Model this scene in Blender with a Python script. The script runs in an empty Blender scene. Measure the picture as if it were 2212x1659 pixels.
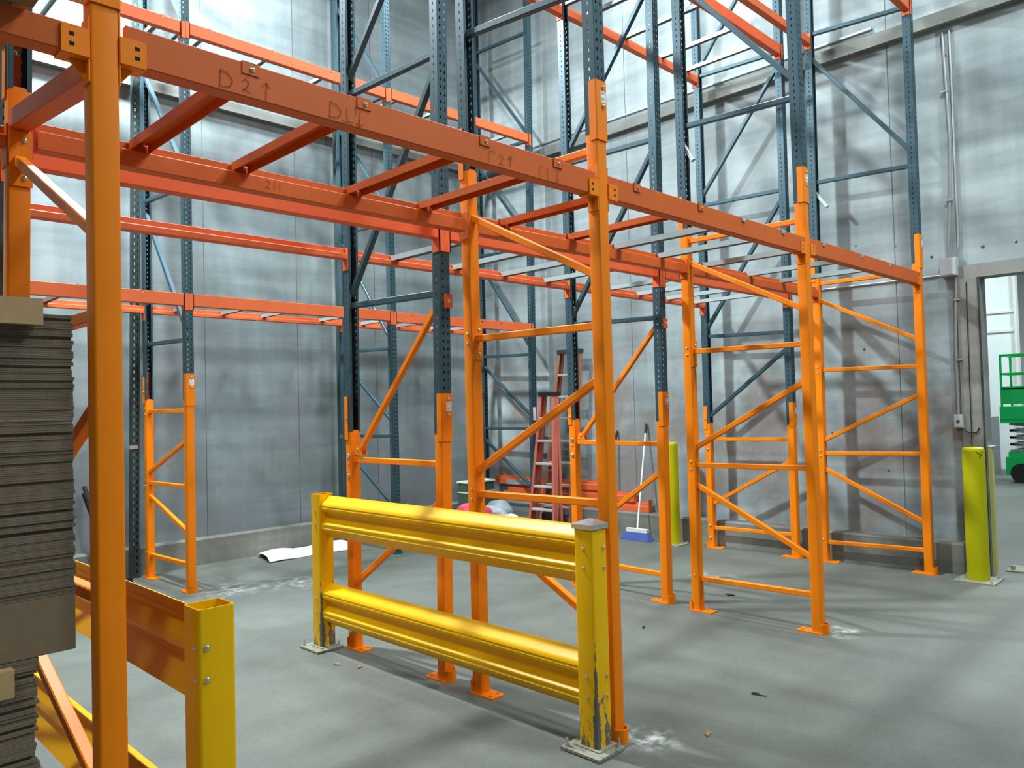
import bpy, bmesh, math, random
from mathutils import Vector, Matrix, Euler
random.seed(7)
S = bpy.context.scene
COL = S.collection

# ------------------------------------------------------------------ camera
CAM_R = Vector((0.70595983, -0.70775828, -0.02643738))
CAM_F = Vector((0.70824787, 0.70533833, 0.029712))
CAM_U = CAM_R.cross(CAM_F).normalized()
cd = bpy.data.cameras.new('camera'); cam = bpy.data.objects.new('camera', cd); COL.objects.link(cam)
cd.sensor_width = 36; cd.lens = 1674.163 / 2212 * 36; cd.clip_start = .05; cd.clip_end = 200
m = Matrix((CAM_R, CAM_U, -CAM_F)).transposed().to_4x4(); m.translation = Vector((0, 0, 1.75))
cam.matrix_world = m
S.camera = cam

# ------------------------------------------------------------------ world, lamps, exposure
w = bpy.data.worlds.new('world'); S.world = w; w.use_nodes = True
w.node_tree.nodes['Background'].inputs[0].default_value = (.62, .72, .78, 1)
w.node_tree.nodes['Background'].inputs[1].default_value = .25
S.view_settings.view_transform = 'Standard'; S.view_settings.look = 'None'
S.view_settings.gamma = 1; S.view_settings.use_curve_mapping = False
S.view_settings.exposure = 0.0
S.cycles.max_bounces = 8; S.cycles.diffuse_bounces = 4; S.cycles.glossy_bounces = 3
S.cycles.caustics_reflective = False; S.cycles.caustics_refractive = False
S.cycles.sample_clamp_indirect = 6

def lamp(name, loc, power, size, color=(.88, .96, 1.0), spread=180):
    l = bpy.data.lights.new(name, 'AREA'); l.shape = 'DISK'; l.size = size; l.energy = power; l.color = color
    l.spread = math.radians(spread)
    o = bpy.data.objects.new(name, l); COL.objects.link(o); o.location = loc
    return o
lamp('high_bay_lamp', (2.2, 7.95, 8.0), 1350, .5)
lamp('high_bay_lamp', (4.3, 6.6, 8.7), 260, .6)
lamp('high_bay_lamp', (-2.6, 4.2, 8.7), 430, .9)
lamp('high_bay_lamp', (7.3, 4.6, 8.7), 400, .9)
lamp('high_bay_lamp', (5.0, 0.3, 8.8), 380, .9)
lamp('high_bay_lamp', (6.5, -4.0, 8.8), 540, .9)
lamp('high_bay_lamp', (-3.5, -3.5, 8.8), 300, .9)
lamp('next_room_lamp', (13, 1.5, 6.0), 420, 1.2)
lamp('next_room_lamp', (19, 7.0, 6.0), 260, 1.2)
lamp('next_room_lamp', (19, 1.0, 6.0), 480, 1.2)

# ------------------------------------------------------------------ materials
def newmat(name):
    M = bpy.data.materials.new(name); M.use_nodes = True
    nt = M.node_tree; return M, nt, nt.nodes['Principled BSDF']
def N(nt, t, **k):
    n = nt.nodes.new(t)
    for a, b in k.items():
        if a in n.inputs: n.inputs[a].default_value = b
        else: setattr(n, a, b)
    return n
def ramp(nt, fac, stops):
    r = N(nt, 'ShaderNodeValToRGB'); nt.links.new(fac, r.inputs[0])
    e = r.color_ramp.elements
    while len(e) < len(stops): e.new(.5)
    for i, (p, c) in enumerate(stops):
        e[i].position = p; e[i].color = (*c, 1) if len(c) == 3 else c
    return r.outputs[0]
def mix(nt, fac, a, b, mode='MIX'):
    x = N(nt, 'ShaderNodeMix', data_type='RGBA', blend_type=mode)
    for i, v in ((0, fac), (6, a), (7, b)):
        if hasattr(v, 'links'): nt.links.new(v, x.inputs[i])
        elif i == 0: x.inputs[0].default_value = v
        else: x.inputs[i].default_value = (*v, 1)
    return x.outputs[2]
def coords(nt, scale=(1, 1, 1), kind='Object'):
    t = N(nt, 'ShaderNodeTexCoord'); mp = N(nt, 'ShaderNodeMapping'); mp.inputs['Scale'].default_value = scale
    nt.links.new(t.outputs[kind], mp.inputs[0]); return mp.outputs[0]
def noise(nt, vec, scale, detail=4, rough=.55):
    n = N(nt, 'ShaderNodeTexNoise', Scale=scale, Detail=detail, Roughness=rough); nt.links.new(vec, n.inputs[0]); return n.outputs['Fac']
def bump(nt, b, h, strength=.1, dist=.01):
    n = N(nt, 'ShaderNodeBump', Strength=strength, Distance=dist); nt.links.new(h, n.inputs['Height']); nt.links.new(n.outputs[0], b.inputs['Normal'])

def paint(name, col, rough=.38, metal=0., wear=.0, wearcol=(.1, .1, .1), var=.12, spec=.5):
    M, nt, b = newmat(name)
    v = coords(nt); f = noise(nt, v, 3.0, 3)
    c = mix(nt, f, tuple(x * (1 - var) for x in col), tuple(min(1, x * (1 + var)) for x in col))
    if wear > 0:
        w1 = noise(nt, v, 26, 6, .7); msk = ramp(nt, w1, [(.70 - wear, (0, 0, 0)), (.74 - wear, (1, 1, 1))])
        c = mix(nt, msk, c, wearcol)
    nt.links.new(c, b.inputs['Base Color']); b.inputs['Roughness'].default_value = rough
    b.inputs['Metallic'].default_value = metal; b.inputs['Specular IOR Level'].default_value = spec * .5
    return M
ORANGE = paint('orange_powder_coat', (.86, .215, .001), .48)
RUST = paint('red_orange_beam_enamel', (.62, .118, .018), .5, wear=.02, wearcol=(.12, .04, .02))
RUSTF = paint('red_orange_beam_enamel_clean', (.73, .145, .045), .5)
SLATE = paint('blue_green_rack_enamel', (.044, .086, .106), .40, metal=.25, wear=.02, wearcol=(.25, .28, .3))
BLACKISH = paint('dark_green_black_enamel', (.035, .055, .055), .5)
GALV = paint('galvanised_steel', (.42, .50, .51), .38, metal=.35)
BOLT = paint('zinc_bolt', (.85, .72, .45), .22, metal=.9)
STEEL = paint('bright_steel', (.6, .62, .63), .3, metal=.8)
DARK = paint('black_hole', (.01, .01, .01), .8)
BLACKP = paint('black_plastic', (.02, .02, .022), .5)
INK = paint('black_marker_ink', (.03, .012, .008), .7)
WHITE = paint('white_paper_label', (.8, .8, .78), .6, var=.02)
GREYINK = paint('grey_print', (.25, .25, .28), .7)
FOAM = paint('white_foam', (.85, .87, .88), .6, var=.05)
GREEN = paint('green_lift_enamel', (.01, .42, .10), .4)
GREYM = paint('grey_machine_metal', (.25, .28, .29), .4, metal=.4)
FIBRE = paint('red_fibreglass', (.60, .17, .12), .5, wear=.04, wearcol=(.35, .12, .1))
ALU = paint('aluminium', (.62, .62, .58), .4, metal=.4)
YELL = paint('faded_yellow_rail', (.50, .48, .16), .55)
WOOD = paint('pallet_wood', (.30, .19, .10), .8, var=.4)
BLUEB = paint('blue_bristles', (.05, .09, .30), .8)
PINK = paint('pink_fabric', (.75, .10, .18), .7, var=.3)
TARP = paint('grey_plastic_sheet', (.30, .37, .40), .35)
LIDW = paint('off_white_plastic', (.7, .72, .66), .5)
CRATEG = paint('dark_green_crate', (.05, .09, .06), .5)
BEIGEPLATE = paint('worn_steel_plate', (.27, .27, .20), .6, wear=.12, wearcol=(.16, .17, .15))
CONDUIT = paint('conduit_metal', (.42, .45, .45), .4, metal=.5)
BOXG = paint('grey_electrical_box', (.45, .49, .50), .5)

def yellow_mat(name, dirt_z=.35, amount=.5):
    M, nt, b = newmat(name)
    v = coords(nt); f = noise(nt, v, 4, 3)
    c = mix(nt, f, (.78, .41, .0), (.88, .50, .0))
    sp = N(nt, 'ShaderNodeSeparateXYZ'); t = N(nt, 'ShaderNodeTexCoord'); nt.links.new(t.outputs['Object'], sp.inputs[0])
    mr = N(nt, 'ShaderNodeMapRange'); mr.inputs[1].default_value = 0; mr.inputs[2].default_value = dirt_z
    mr.inputs[3].default_value = amount * .32; mr.inputs[4].default_value = 0; nt.links.new(sp.outputs[2], mr.inputs[0])
    v2 = coords(nt, (1, 1, .35)); n2 = noise(nt, v2, 22, 7, .72)
    ad = N(nt, 'ShaderNodeMath', operation='ADD'); nt.links.new(n2, ad.inputs[0]); nt.links.new(mr.outputs[0], ad.inputs[1])
    msk = ramp(nt, ad.outputs[0], [(.69, (0, 0, 0)), (.73, (1, 1, 1))])
    c = mix(nt, msk, c, (.12, .12, .10))
    if amount > 0:      # paint knocked off the near corner, wider towards the floor
        def M2(op, a, b_):
            n = N(nt, 'ShaderNodeMath', operation=op)
            for i, q in enumerate((a, b_)):
                if hasattr(q, 'links'): nt.links.new(q, n.inputs[i])
                else: n.inputs[i].default_value = q
            return n.outputs[0]
        dx = M2('ADD', sp.outputs[0], .06); dy = M2('ADD', sp.outputs[1], .06); d = M2('MAXIMUM', dx, dy)
        wz = N(nt, 'ShaderNodeMapRange'); wz.inputs[1].default_value = .10; wz.inputs[2].default_value = .66; wz.inputs[3].default_value = .026; wz.inputs[4].default_value = -.006; nt.links.new(sp.outputs[2], wz.inputs[0])
        nz = noise(nt, coords(nt, (1, 1, .5)), 30, 5, .7); wn = M2('ADD', wz.outputs[0], M2('MULTIPLY', M2('SUBTRACT', nz, .5), .05))
        c = mix(nt, M2('LESS_THAN', d, wn), c, (.13, .13, .115))
    nt.links.new(c, b.inputs['Base Color']); b.inputs['Roughness'].default_value = .40; b.inputs['Specular IOR Level'].default_value = .25
    return M
YPOST = yellow_mat('yellow_guard_post_enamel', .45, .75)
YRAIL = yellow_mat('yellow_guard_rail_enamel', .1, 0)
YBOLL = paint('yellow_bollard_sleeve', (.43, .41, .0), .5, wear=.015, wearcol=(.12, .12, .03))

def concrete(name, dark, light, joints=None, stains=None, band=True, rough=.75, spots=()):
    spots = [(y, z, r * .55) for y, z, r in spots]
    M, nt, b = newmat(name)
    v = coords(nt)
    big = noise(nt, coords(nt, (1, 1, 1.6)), .55, 5, .6)
    c = ramp(nt, big, [(.30, dark), (.68, light)])
    hb = noise(nt, coords(nt, (.22, .22, 2.2)), 1.3, 4, .6)
    c = mix(nt, .55, c, ramp(nt, hb, [(.36, (.36, .38, .41)), (.62, (1, 1, 1))]), 'MULTIPLY')
    vs = noise(nt, coords(nt, (2.6, 2.6, .25)), 1.2, 4, .6)
    c = mix(nt, .35, c, ramp(nt, vs, [(.38, (.45, .50, .50)), (.60, (1, 1, 1))]), 'MULTIPLY')
    fine = noise(nt, v, 60, 5, .7)
    c = mix(nt, .25, c, ramp(nt, fine, [(.3, (.55, .55, .55)), (.7, (1, 1, 1))]), 'MULTIPLY')
    if stains:
        st = noise(nt, coords(nt, (1, 1, .8)), 1.5, 5, .65)
        zs = N(nt, 'ShaderNodeSeparateXYZ'); gz = N(nt, 'ShaderNodeNewGeometry'); nt.links.new(gz.outputs['Position'], zs.inputs[0])
        zr = N(nt, 'ShaderNodeMapRange'); zr.inputs[1].default_value = 1.8; zr.inputs[2].default_value = 3.3; zr.inputs[3].default_value = .75; zr.inputs[4].default_value = 0; nt.links.new(zs.outputs[2], zr.inputs[0])
        sm = N(nt, 'ShaderNodeMath', operation='MULTIPLY'); nt.links.new(ramp(nt, st, [(.44, (0, 0, 0)), (.60, (1, 1, 1))]), sm.inputs[0]); nt.links.new(zr.outputs[0], sm.inputs[1])
        c = mix(nt, sm.outputs[0], c, stains)
    if spots:
        geo = N(nt, 'ShaderNodeNewGeometry'); nn = noise(nt, v, 34, 3, .7)
        for (y, z, r) in spots:
            d = N(nt, 'ShaderNodeVectorMath', operation='DISTANCE'); nt.links.new(geo.outputs['Position'], d.inputs[0]); d.inputs[1].default_value = (8.6, y, z)
            a = N(nt, 'ShaderNodeMath', operation='MULTIPLY'); nt.links.new(nn, a.inputs[0]); a.inputs[1].default_value = r * 2
            lt = N(nt, 'ShaderNodeMath', operation='LESS_THAN'); nt.links.new(d.outputs['Value'], lt.inputs[0]); nt.links.new(a.outputs[0], lt.inputs[1])
            c = mix(nt, lt.outputs[0], c, (.07, .07, .07))
    if joints:
        axis, x0, sp_, = joints
        t = N(nt, 'ShaderNodeTexCoord'); s = N(nt, 'ShaderNodeSeparateXYZ'); nt.links.new(t.outputs['Object'], s.inputs[0])
        a = N(nt, 'ShaderNodeMath', operation='SUBTRACT'); nt.links.new(s.outputs[axis], a.inputs[0]); a.inputs[1].default_value = x0 - sp_ / 2
        mo = N(nt, 'ShaderNodeMath', operation='FLOORED_MODULO'); nt.links.new(a.outputs[0], mo.inputs[0]); mo.inputs[1].default_value = sp_
        d = N(nt, 'ShaderNodeMath', operation='SUBTRACT'); nt.links.new(mo.outputs[0], d.inputs[0]); d.inputs[1].default_value = sp_ / 2
        ab = N(nt, 'ShaderNodeMath', operation='ABSOLUTE'); nt.links.new(d.outputs[0], ab.inputs[0])
        lt = N(nt, 'ShaderNodeMath', operation='LESS_THAN'); nt.links.new(ab.outputs[0], lt.inputs[0]); lt.inputs[1].default_value = .005
        c = mix(nt, lt.outputs[0], c, (.10, .11, .11))
    nt.links.new(c, b.inputs['Base Color']); b.inputs['Roughness'].default_value = rough
    b.inputs['Specular IOR Level'].default_value = .3
    bump(nt, b, fine, .12, .004)
    return M
SPOTS = ((3.35, 3.29, .022), (3.24, 3.40, .02), (2.49, 3.16, .03), (2.03, 3.19, .03), (1.75, 3.19, .025), (3.19, 2.27, .03), (2.83, 3.33, .02), (2.99, .97, .02), (2.29, 5.17, .03), (3.57, 1.37, .018))
CW_BACK = concrete('concrete_panel_back', (.205, .255, .265), (.34, .41, .415), joints=(0, 3.985, 1.235), stains=(.20, .22, .235))
CW_RIGHT = concrete('concrete_panel_right', (.31, .37, .375), (.48, .56, .57), joints=(1, 2.84, 3.4), stains=(.215, .185, .165), spots=SPOTS)
CKERB = concrete('concrete_kerb', (.19, .195, .165), (.32, .325, .28))
CPIER = concrete('concrete_pier', (.26, .26, .235), (.36, .355, .32))
CLEDGE = concrete('concrete_ledge', (.17, .185, .165), (.29, .31, .28))
CEIL = paint('ceiling_deck', (.45, .48, .5), .7)
NEXTW = paint('white_insulated_panel', (.72, .80, .80), .5, var=.06)

def floor_mat():
    M, nt, b = newmat('sealed_concrete_floor')
    v = coords(nt)
    big = noise(nt, v, .5, 6, .6); c = ramp(nt, big, [(.32, (.130, .143, .128)), (.68, (.182, .200, .180))])
    md = noise(nt, v, 3.2, 5, .65); c = mix(nt, .40, c, ramp(nt, md, [(.34, (.70, .70, .68)), (.62, (1, 1, 1))]), 'MULTIPLY')
    fine = noise(nt, v, 120, 4, .85); c = mix(nt, .65, c, ramp(nt, fine, [(.36, (.55, .55, .53)), (.62, (1.0, 1.0, 1.0))]), 'MULTIPLY')
    g2 = noise(nt, v, 28, 5, .75); c = mix(nt, .45, c, ramp(nt, g2, [(.36, (.68, .69, .66)), (.62, (1.0, 1.0, 1.0))]), 'MULTIPLY')
    c = mix(nt, 1.0, c, (.95, .97, .945), 'MULTIPLY')
    # drill dust beside the anchored feet
    geo = N(nt, 'ShaderNodeNewGeometry'); n3 = noise(nt, coords(nt, (1, 1, 1)), 9, 5, .7)
    tot = None
    for (x, y, r, s) in ((3.36, 2.44, .22, 1), (5.86, 2.44, .2, 1), (8.42, 2.46, .16, 1), (3.5, 7.55, .4, .8), (4.1, 7.3, .45, .6), (6.9, 4.1, .3, .6), (3.6, 3.4, .2, .5)):
        d = N(nt, 'ShaderNodeVectorMath', operation='DISTANCE'); nt.links.new(geo.outputs['Position'], d.inputs[0]); d.inputs[1].default_value = (x, y, 0)
        mr = N(nt, 'ShaderNodeMapRange'); mr.inputs[1].default_value = r; mr.inputs[2].default_value = 0; mr.inputs[3].default_value = 0; mr.inputs[4].default_value = s
        nt.links.new(d.outputs['Value'], mr.inputs[0])
        if tot is None: tot = mr.outputs[0]
        else:
            ad = N(nt, 'ShaderNodeMath', operation='ADD'); nt.links.new(tot, ad.inputs[0]); nt.links.new(mr.outputs[0], ad.inputs[1]); tot = ad.outputs[0]
    mu = N(nt, 'ShaderNodeMath', operation='MULTIPLY'); nt.links.new(tot, mu.inputs[0])
    nt.links.new(ramp(nt, n3, [(.46, (0, 0, 0)), (.66, (1, 1, 1))]), mu.inputs[1])
    c = mix(nt, mu.outputs[0], c, (.68, .70, .68))
    nt.links.new(c, b.inputs['Base Color'])
    nt.links.new(ramp(nt, md, [(.3, (.54, .54, .54)), (.7, (.64, .64, .64))]), b.inputs['Roughness'])
    b.inputs['Specular IOR Level'].default_value = .4
    bump(nt, b, fine, .08, .002)
    return M
FLOOR = floor_mat()

def cardboard_mat(name, base, flutes=True):
    M, nt, b = newmat(name)
    t = N(nt, 'ShaderNodeTexCoord'); s = N(nt, 'ShaderNodeSeparateXYZ'); nt.links.new(t.outputs['Object'], s.inputs[0])
    v = coords(nt); n = noise(nt, v, 30, 4, .7)
    c = mix(nt, n, tuple(x * .8 for x in base), tuple(x * 1.1 for x in base))
    if flutes:
        wv = N(nt, 'ShaderNodeMath', operation='MULTIPLY'); nt.links.new(s.outputs[0], wv.inputs[0]); wv.inputs[1].default_value = 900
        sn = N(nt, 'ShaderNodeMath', operation='SINE'); nt.links.new(wv.outputs[0], sn.inputs[0])
        c = mix(nt, ramp(nt, sn.outputs[0], [(.2, (0, 0, 0)), (.8, (.35, .35, .35))]), c, tuple(x * .45 for x in base))
    nt.links.new(c, b.inputs['Base Color']); b.inputs['Roughness'].default_value = .85; b.inputs['Specular IOR Level'].default_value = .2
    return M
CARD = cardboard_mat('corrugated_board', (.20, .152, .105))
CARDL = cardboard_mat('pale_board', (.44, .29, .145), False)
CARDP = cardboard_mat('plain_board', (.20, .14, .085), False)

# ------------------------------------------------------------------ mesh helpers
class MB:
    def __init__(s): s.v = []; s.f = []
    def add(s, vs, fs):
        n = len(s.v); s.v += [tuple(x) for x in vs]; s.f += [tuple(n + i for i in f) for f in fs]; return s
    def box(s, x0, x1, y0, y1, z0, z1):
        return s.add([(x, y, z) for z in (z0, z1) for y in (y0, y1) for x in (x0, x1)],
                     [(0, 2, 3, 1), (4, 5, 7, 6), (0, 1, 5, 4), (2, 6, 7, 3), (0, 4, 6, 2), (1, 3, 7, 5)])
    def prism(s, prof, p, q, xd=None, zd=None):
        """profile (a,b) swept from p to q; a runs along xd, b along zd"""
        p = Vector(p); q = Vector(q); d = (q - p).normalized()
        if zd is None: zd = Vector((0, 0, 1)) if abs(d.z) < .95 else Vector((0, 1, 0))
        zd = Vector(zd); xd = Vector(xd) if xd is not None else d.cross(zd).normalized()
        zd = (zd - d * zd.dot(d)).normalized(); xd = (xd - d * xd.dot(d)).normalized()
        n = len(prof); vs = [p + xd * a + zd * b for a, b in prof] + [q + xd * a + zd * b for a, b in prof]
        fs = [(i, (i + 1) % n, n + (i + 1) % n, n + i) for i in range(n)] + [tuple(range(n))[::-1], tuple(range(n, 2 * n))]
        return s.add(vs, fs)
    def bar(s, p, q, wd, hd=None, ch=.006, zd=None):
        hd = hd or wd; a, b = wd / 2, hd / 2
        return s.prism([(-a + ch, -b), (a - ch, -b), (a, -b + ch), (a, b - ch), (a - ch, b), (-a + ch, b), (-a, b - ch), (-a, -b + ch)], p, q, zd=zd)
    def cyl(s, p, q, r, n=16, r2=None):
        p = Vector(p); q = Vector(q); d = (q - p).normalized(); u = d.orthogonal().normalized(); w_ = d.cross(u)
        r2 = r if r2 is None else r2
        vs = [p + (u * math.cos(t) + w_ * math.sin(t)) * r for t in [2 * math.pi * i / n for i in range(n)]]
        vs += [q + (u * math.cos(t) + w_ * math.sin(t)) * r2 for t in [2 * math.pi * i / n for i in range(n)]]
        fs = [(i, (i + 1) % n, n + (i + 1) % n, n + i) for i in range(n)] + [tuple(range(n))[::-1], tuple(range(n, 2 * n))]
        return s.add(vs, fs)
    def tube(s, pts, r, n=8):
        for a, b in zip(pts[:-1], pts[1:]): s.cyl(a, b, r, n)
        return s
    def mesh(s, name, mat, smooth=True):
        me = bpy.data.meshes.new(name); me.from_pydata(s.v, [], s.f); me.materials.append(mat)
        bm = bmesh.new(); bm.from_mesh(me); bmesh.ops.recalc_face_normals(bm, faces=bm.faces); bm.to_mesh(me); bm.free()
        if smooth:
            me.polygons.foreach_set('use_smooth', [True] * len(me.polygons)); me.set_sharp_from_angle(angle=math.radians(40))
        return me
    def build(s, name, mat, parent=None, smooth=True):
        o = bpy.data.objects.new(name, s.mesh(name, mat, smooth)); COL.objects.link(o)
        if parent is not None: o.parent = parent
        return o
def rrect(a, b, r=.008, n=3):
    pr = []
    for cx, cy, t0 in ((a - r, b - r, 0), (-a + r, b - r, 90), (-a + r, -b + r, 180), (a - r, -b + r, 270)):
        for i in range(n + 1):
            t = math.radians(t0 + 90 * i / n); pr.append((cx + r * math.cos(t), cy + r * math.sin(t)))
    return pr
def empty(name, loc, rz=0):
    o = bpy.data.objects.new(name, None); o.empty_display_size = .1; COL.objects.link(o); o.location = loc; o.rotation_euler = (0, 0, rz); return o
def tag(o, label, cat, group=None):
    o['label'] = label; o['category'] = cat
    if group: o['group'] = group
    return o
def struct(name, mb, mat, smooth=False):
    o = mb.build(name, mat, None, smooth); o['kind'] = 'structure'; return o
def inst(me, name, parent, mat4):
    o = bpy.data.objects.new(name, me); COL.objects.link(o); o.parent = parent; o.matrix_basis = mat4; return o

# ------------------------------------------------------------------ the building
XR, YB = 8.60, 9.15
DY0, DY1, DZ = -2.2, 2.07, 2.90          # doorway in the right wall
struct('floor', MB().box(-9, 26, -9, 12, -.2, 0), FLOOR)
struct('wall_back', MB().box(-9, XR, YB, YB + .25, 0, 9.2), CW_BACK)
struct('wall_right', MB().box(XR, XR + .18, DY1, YB + .25, 0, 9.2).box(XR, XR + .18, DY0, DY1, DZ, 9.2).box(XR, XR + .18, -9, DY0, 0, 9.2), CW_RIGHT)
struct('wall_left', MB().box(-9.2, -9, -9, YB + .25, 0, 9.2), CW_BACK)
struct('wall_front', MB().box(-9, XR, -9.2, -9, 0, 9.2), CW_BACK)
struct('ceiling', MB().box(-9.2, XR + .18, -9.2, YB + .25, 9.2, 9.4), CEIL)
struct('baseboard_back', MB().prism([(0, 0), (.10, 0), (.10, .29), (.085, .31), (0, .31)], (-9, YB, 0), (XR, YB, 0), xd=(0, -1, 0)), CKERB)
struct('baseboard_right', MB().prism([(0, 0), (.17, 0), (.17, .29), (.15, .31), (0, .31)], (XR, 2.27, 0), (XR, YB - .1, 0), xd=(-1, 0, 0)), CKERB)
struct('trim_1', MB().box(-9, XR - .09, YB - .08, YB, 5.49, 5.60), CLEDGE)
struct('trim_2', MB().box(XR - .09, XR, -9, YB, 5.47, 5.60), CLEDGE)
struct('trim_3', MB().box(XR - .03, XR + .181, DY1 - .001, DY1 + .20, 0, DZ + .13).box(XR - .03, XR, DY0, DY1 + .0, DZ, DZ + .13), CPIER)
struct('trim_4', MB().box(XR - .036, XR - .03, DY1 + .0, DY1 + .018, 0, DZ), BLACKISH)
# the next room, seen through the doorway
struct('wall_next_room_back', MB().box(26, 26.2, -9, 12, 0, 6.2), NEXTW)
struct('wall_next_room_side', MB().box(XR + .18, 26, 11.8, 12, 0, 6.2), NEXTW)
struct('wall_next_room_front', MB().box(XR + .18, 26, -9.2, -9, 0, 6.2), NEXTW)
struct('ceiling_next_room', MB().box(XR + .18, 26.2, -9.2, 12, 6.2, 6.35), CEIL)
struct('wall_next_room_partition', MB().box(21.0, 21.15, 4.38, 11.8, 0, 6.2), NEXTW)
struct('trim_5', MB().box(20.97, 21.0, 4.38, 11.8, 3.2, 3.26).box(20.97, 21.0, 4.38, 11.8, 3.65, 3.70).box(20.95, 21.17, 4.33, 4.38, 0, 6.2), LIDW)

# ------------------------------------------------------------------ rack uprights
PW, PD = .080, .076
R2 = Vector((.7062, -.7080))
POST = {'A1f': (.802, 2.541, -.0027), 'A1r': (.777, 3.597, .0124), 'A2f': (3.250, 2.547, -.0016), 'A2r': (3.254, 3.574, -.0012),
 'A3f': (5.741, 2.540, -.0044), 'A3r': (5.742, 3.571, -.0012), 'A4f': (8.313, 2.545, .0013), 'A4r': (8.311, 3.577, .0065),
 'B1f': (.800, 3.897, 0), 'B1r': (.800, 4.950, 0), 'B2f': (3.253, 3.911, .0109), 'B2r': (3.261, 4.955, .0062), 'B3f': (5.787, 3.911, .0049),
 'B3r': (5.811, 4.939, -.0002), 'B4f': (8.311, 3.903, .0022), 'B4r': (8.319, 4.948, .0009), 'C1f': (3.198, 7.740, .0002), 'C1r': (3.201, 8.811, .0004),
 'C2f': (5.706, 7.739, -.0007), 'C2r': (5.708, 8.812, 0), 'C3f': (8.196, 7.773, .0115), 'C3r': (8.231, 8.812, 0)}
def at(k, z):
    x, y, l = POST[k]; return Vector((x + R2.x * l * z, y + R2.y * l * z, z))
def tilt(k):
    l = POST[k][2]; return Matrix(((1, 0, R2.x * l, 0), (0, 1, R2.y * l, 0), (0, 0, 1, 0), (0, 0, 0, 1))).to_3x3().to_quaternion().to_matrix().to_4x4() if abs(l) < 1e-6 else \
        (Vector((0, 0, 1)).rotation_difference(Vector((R2.x * l, R2.y * l, 1)).normalized())).to_matrix().to_4x4()

def perforated(h, pitch=.0508, hw=.0056, hh=.019, w_=PW, d_=PD, x=.018, flange=True):
    """open channel with punched web; web faces -y, mouth faces +y"""
    b = MB(); a = w_ / 2; y0 = -d_ / 2; y1 = d_ / 2; n = int(h / pitch)
    def strip(P, u0, u1, holes):
        if not holes: b.add([P(u0, 0), P(u1, 0), P(u1, h), P(u0, h)], [(0, 1, 2, 3)]); return
        vs = []; fs = []; z = 0
        for i in range(n + 1):
            zt = min(h, (i + 1) * pitch - hh if i < n else h)
            if zt > z:
                k = len(vs); vs += [P(u0, z), P(u1, z), P(u1, zt), P(u0, zt)]; fs.append((k, k + 1, k + 2, k + 3))
            z = (i + 1) * pitch
        b.add(vs, fs)
    web = lambda u, z: (u, y0, z)
    for u0, u1, hol in ((-a, -x - hw, 0), (-x - hw, -x + hw, 1), (-x + hw, x - hw, 0), (x - hw, x + hw, 1), (x + hw, a, 0)): strip(web, u0, u1, hol)
    for s in (-1, 1):
        fl = lambda u, z, s=s: (s * a, u, z)
        if flange:
            strip(fl, y0, -.004, 0); strip(fl, -.004, .004, 1); strip(fl, .004, y1, 0)
        else: strip(fl, y0, y1, 0)
        lp = lambda u, z, s=s: (s * u, y1, z)
        strip(lp, a - .016, a, 0)
    me = bpy.data.meshes.new('post'); me.from_pydata(b.v, [], b.f); return me
def with_solid(o, t=.003):
    md = o.modifiers.new('s', 'SOLIDIFY'); md.thickness = t; md.offset = 0; return o
_perf = {}
def dark_post(k, root, z0, z1, mat=SLATE):
    h = round(z1 - z0, 2)
    if (h, mat.name) not in _perf:
        me = perforated(h); me.materials.append(mat); _perf[(h, mat.name)] = me
    rz = 0 if k.endswith('f') else math.pi
    M = Matrix.Translation(at(k, z0) - root.location) @ tilt(k) @ Matrix.Rotation(rz, 4, 'Z')
    return with_solid(inst(_perf[(h, mat.name)], 'post', root, M))
_tube = {}
def low_post(k, root, z1):
    h = round(z1, 2)
    if h not in _tube: _tube[h] = MB().prism(rrect(PW / 2, PD / 2), (0, 0, .008), (0, 0, h), xd=(1, 0, 0), zd=(0, 1, 0)).mesh('lower_post', ORANGE)
    return inst(_tube[h], 'lower_post', root, Matrix.Translation(at(k, 0) - root.location) @ tilt(k))
def make_bolt_mesh():
    b = MB(); b.cyl((0, 0, 0), (0, 0, .003), .013, 14); b.cyl((0, 0, .003), (0, 0, .008), .010, 12, .009).cyl((0, 0, .008), (0, 0, .012), .009, 12, .004)
    return b.mesh('bolt', BOLT)
BOLTM = make_bolt_mesh()
def bolt(parent, p, d, s=1.0):
    q = Vector((0, 0, 1)).rotation_difference(Vector(d)); M = Matrix.Translation(p) @ q.to_matrix().to_4x4() @ Matrix.Scale(s, 4)
    return inst(BOLTM, 'bolt', parent, M)
def make_plate(mat, ring):
    b = MB(); b.box(-.055, .055, -.045, .15, 0, .010)
    b.cyl((-.03, .115, .010), (-.03, .115, .018), .010, 8).cyl((.03, .115, .010), (.03, .115, .018), .010, 8)
    if ring:
        n = 12
        for i in range(n):
            a0, a1 = math.pi * (1 + i / n), math.pi * (1 + (i + 1) / n)
            vs = []
            for z in (.0, .075):
                for r in (.046, .040):
                    for a in (a0, a1): vs.append((r * math.cos(a), -.03 + 1.05 * r * math.sin(a), z))
            b.add(vs, [(0, 1, 3, 2), (4, 6, 7, 5), (0, 4, 5, 1), (2, 3, 7, 6), (0, 2, 6, 4), (1, 5, 7, 3)])
    return b.mesh('base_plate', mat)
PLATE_O = make_plate(ORANGE, True); PLATE_D = make_plate(BLACKISH, False)
def base_plate(k, root, me):
    rz = 0 if k.endswith('f') else math.pi
    return inst(me, 'base_plate', root, Matrix.Translation(at(k, 0) - root.location) @ Matrix.Rotation(rz, 4, 'Z'))
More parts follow.
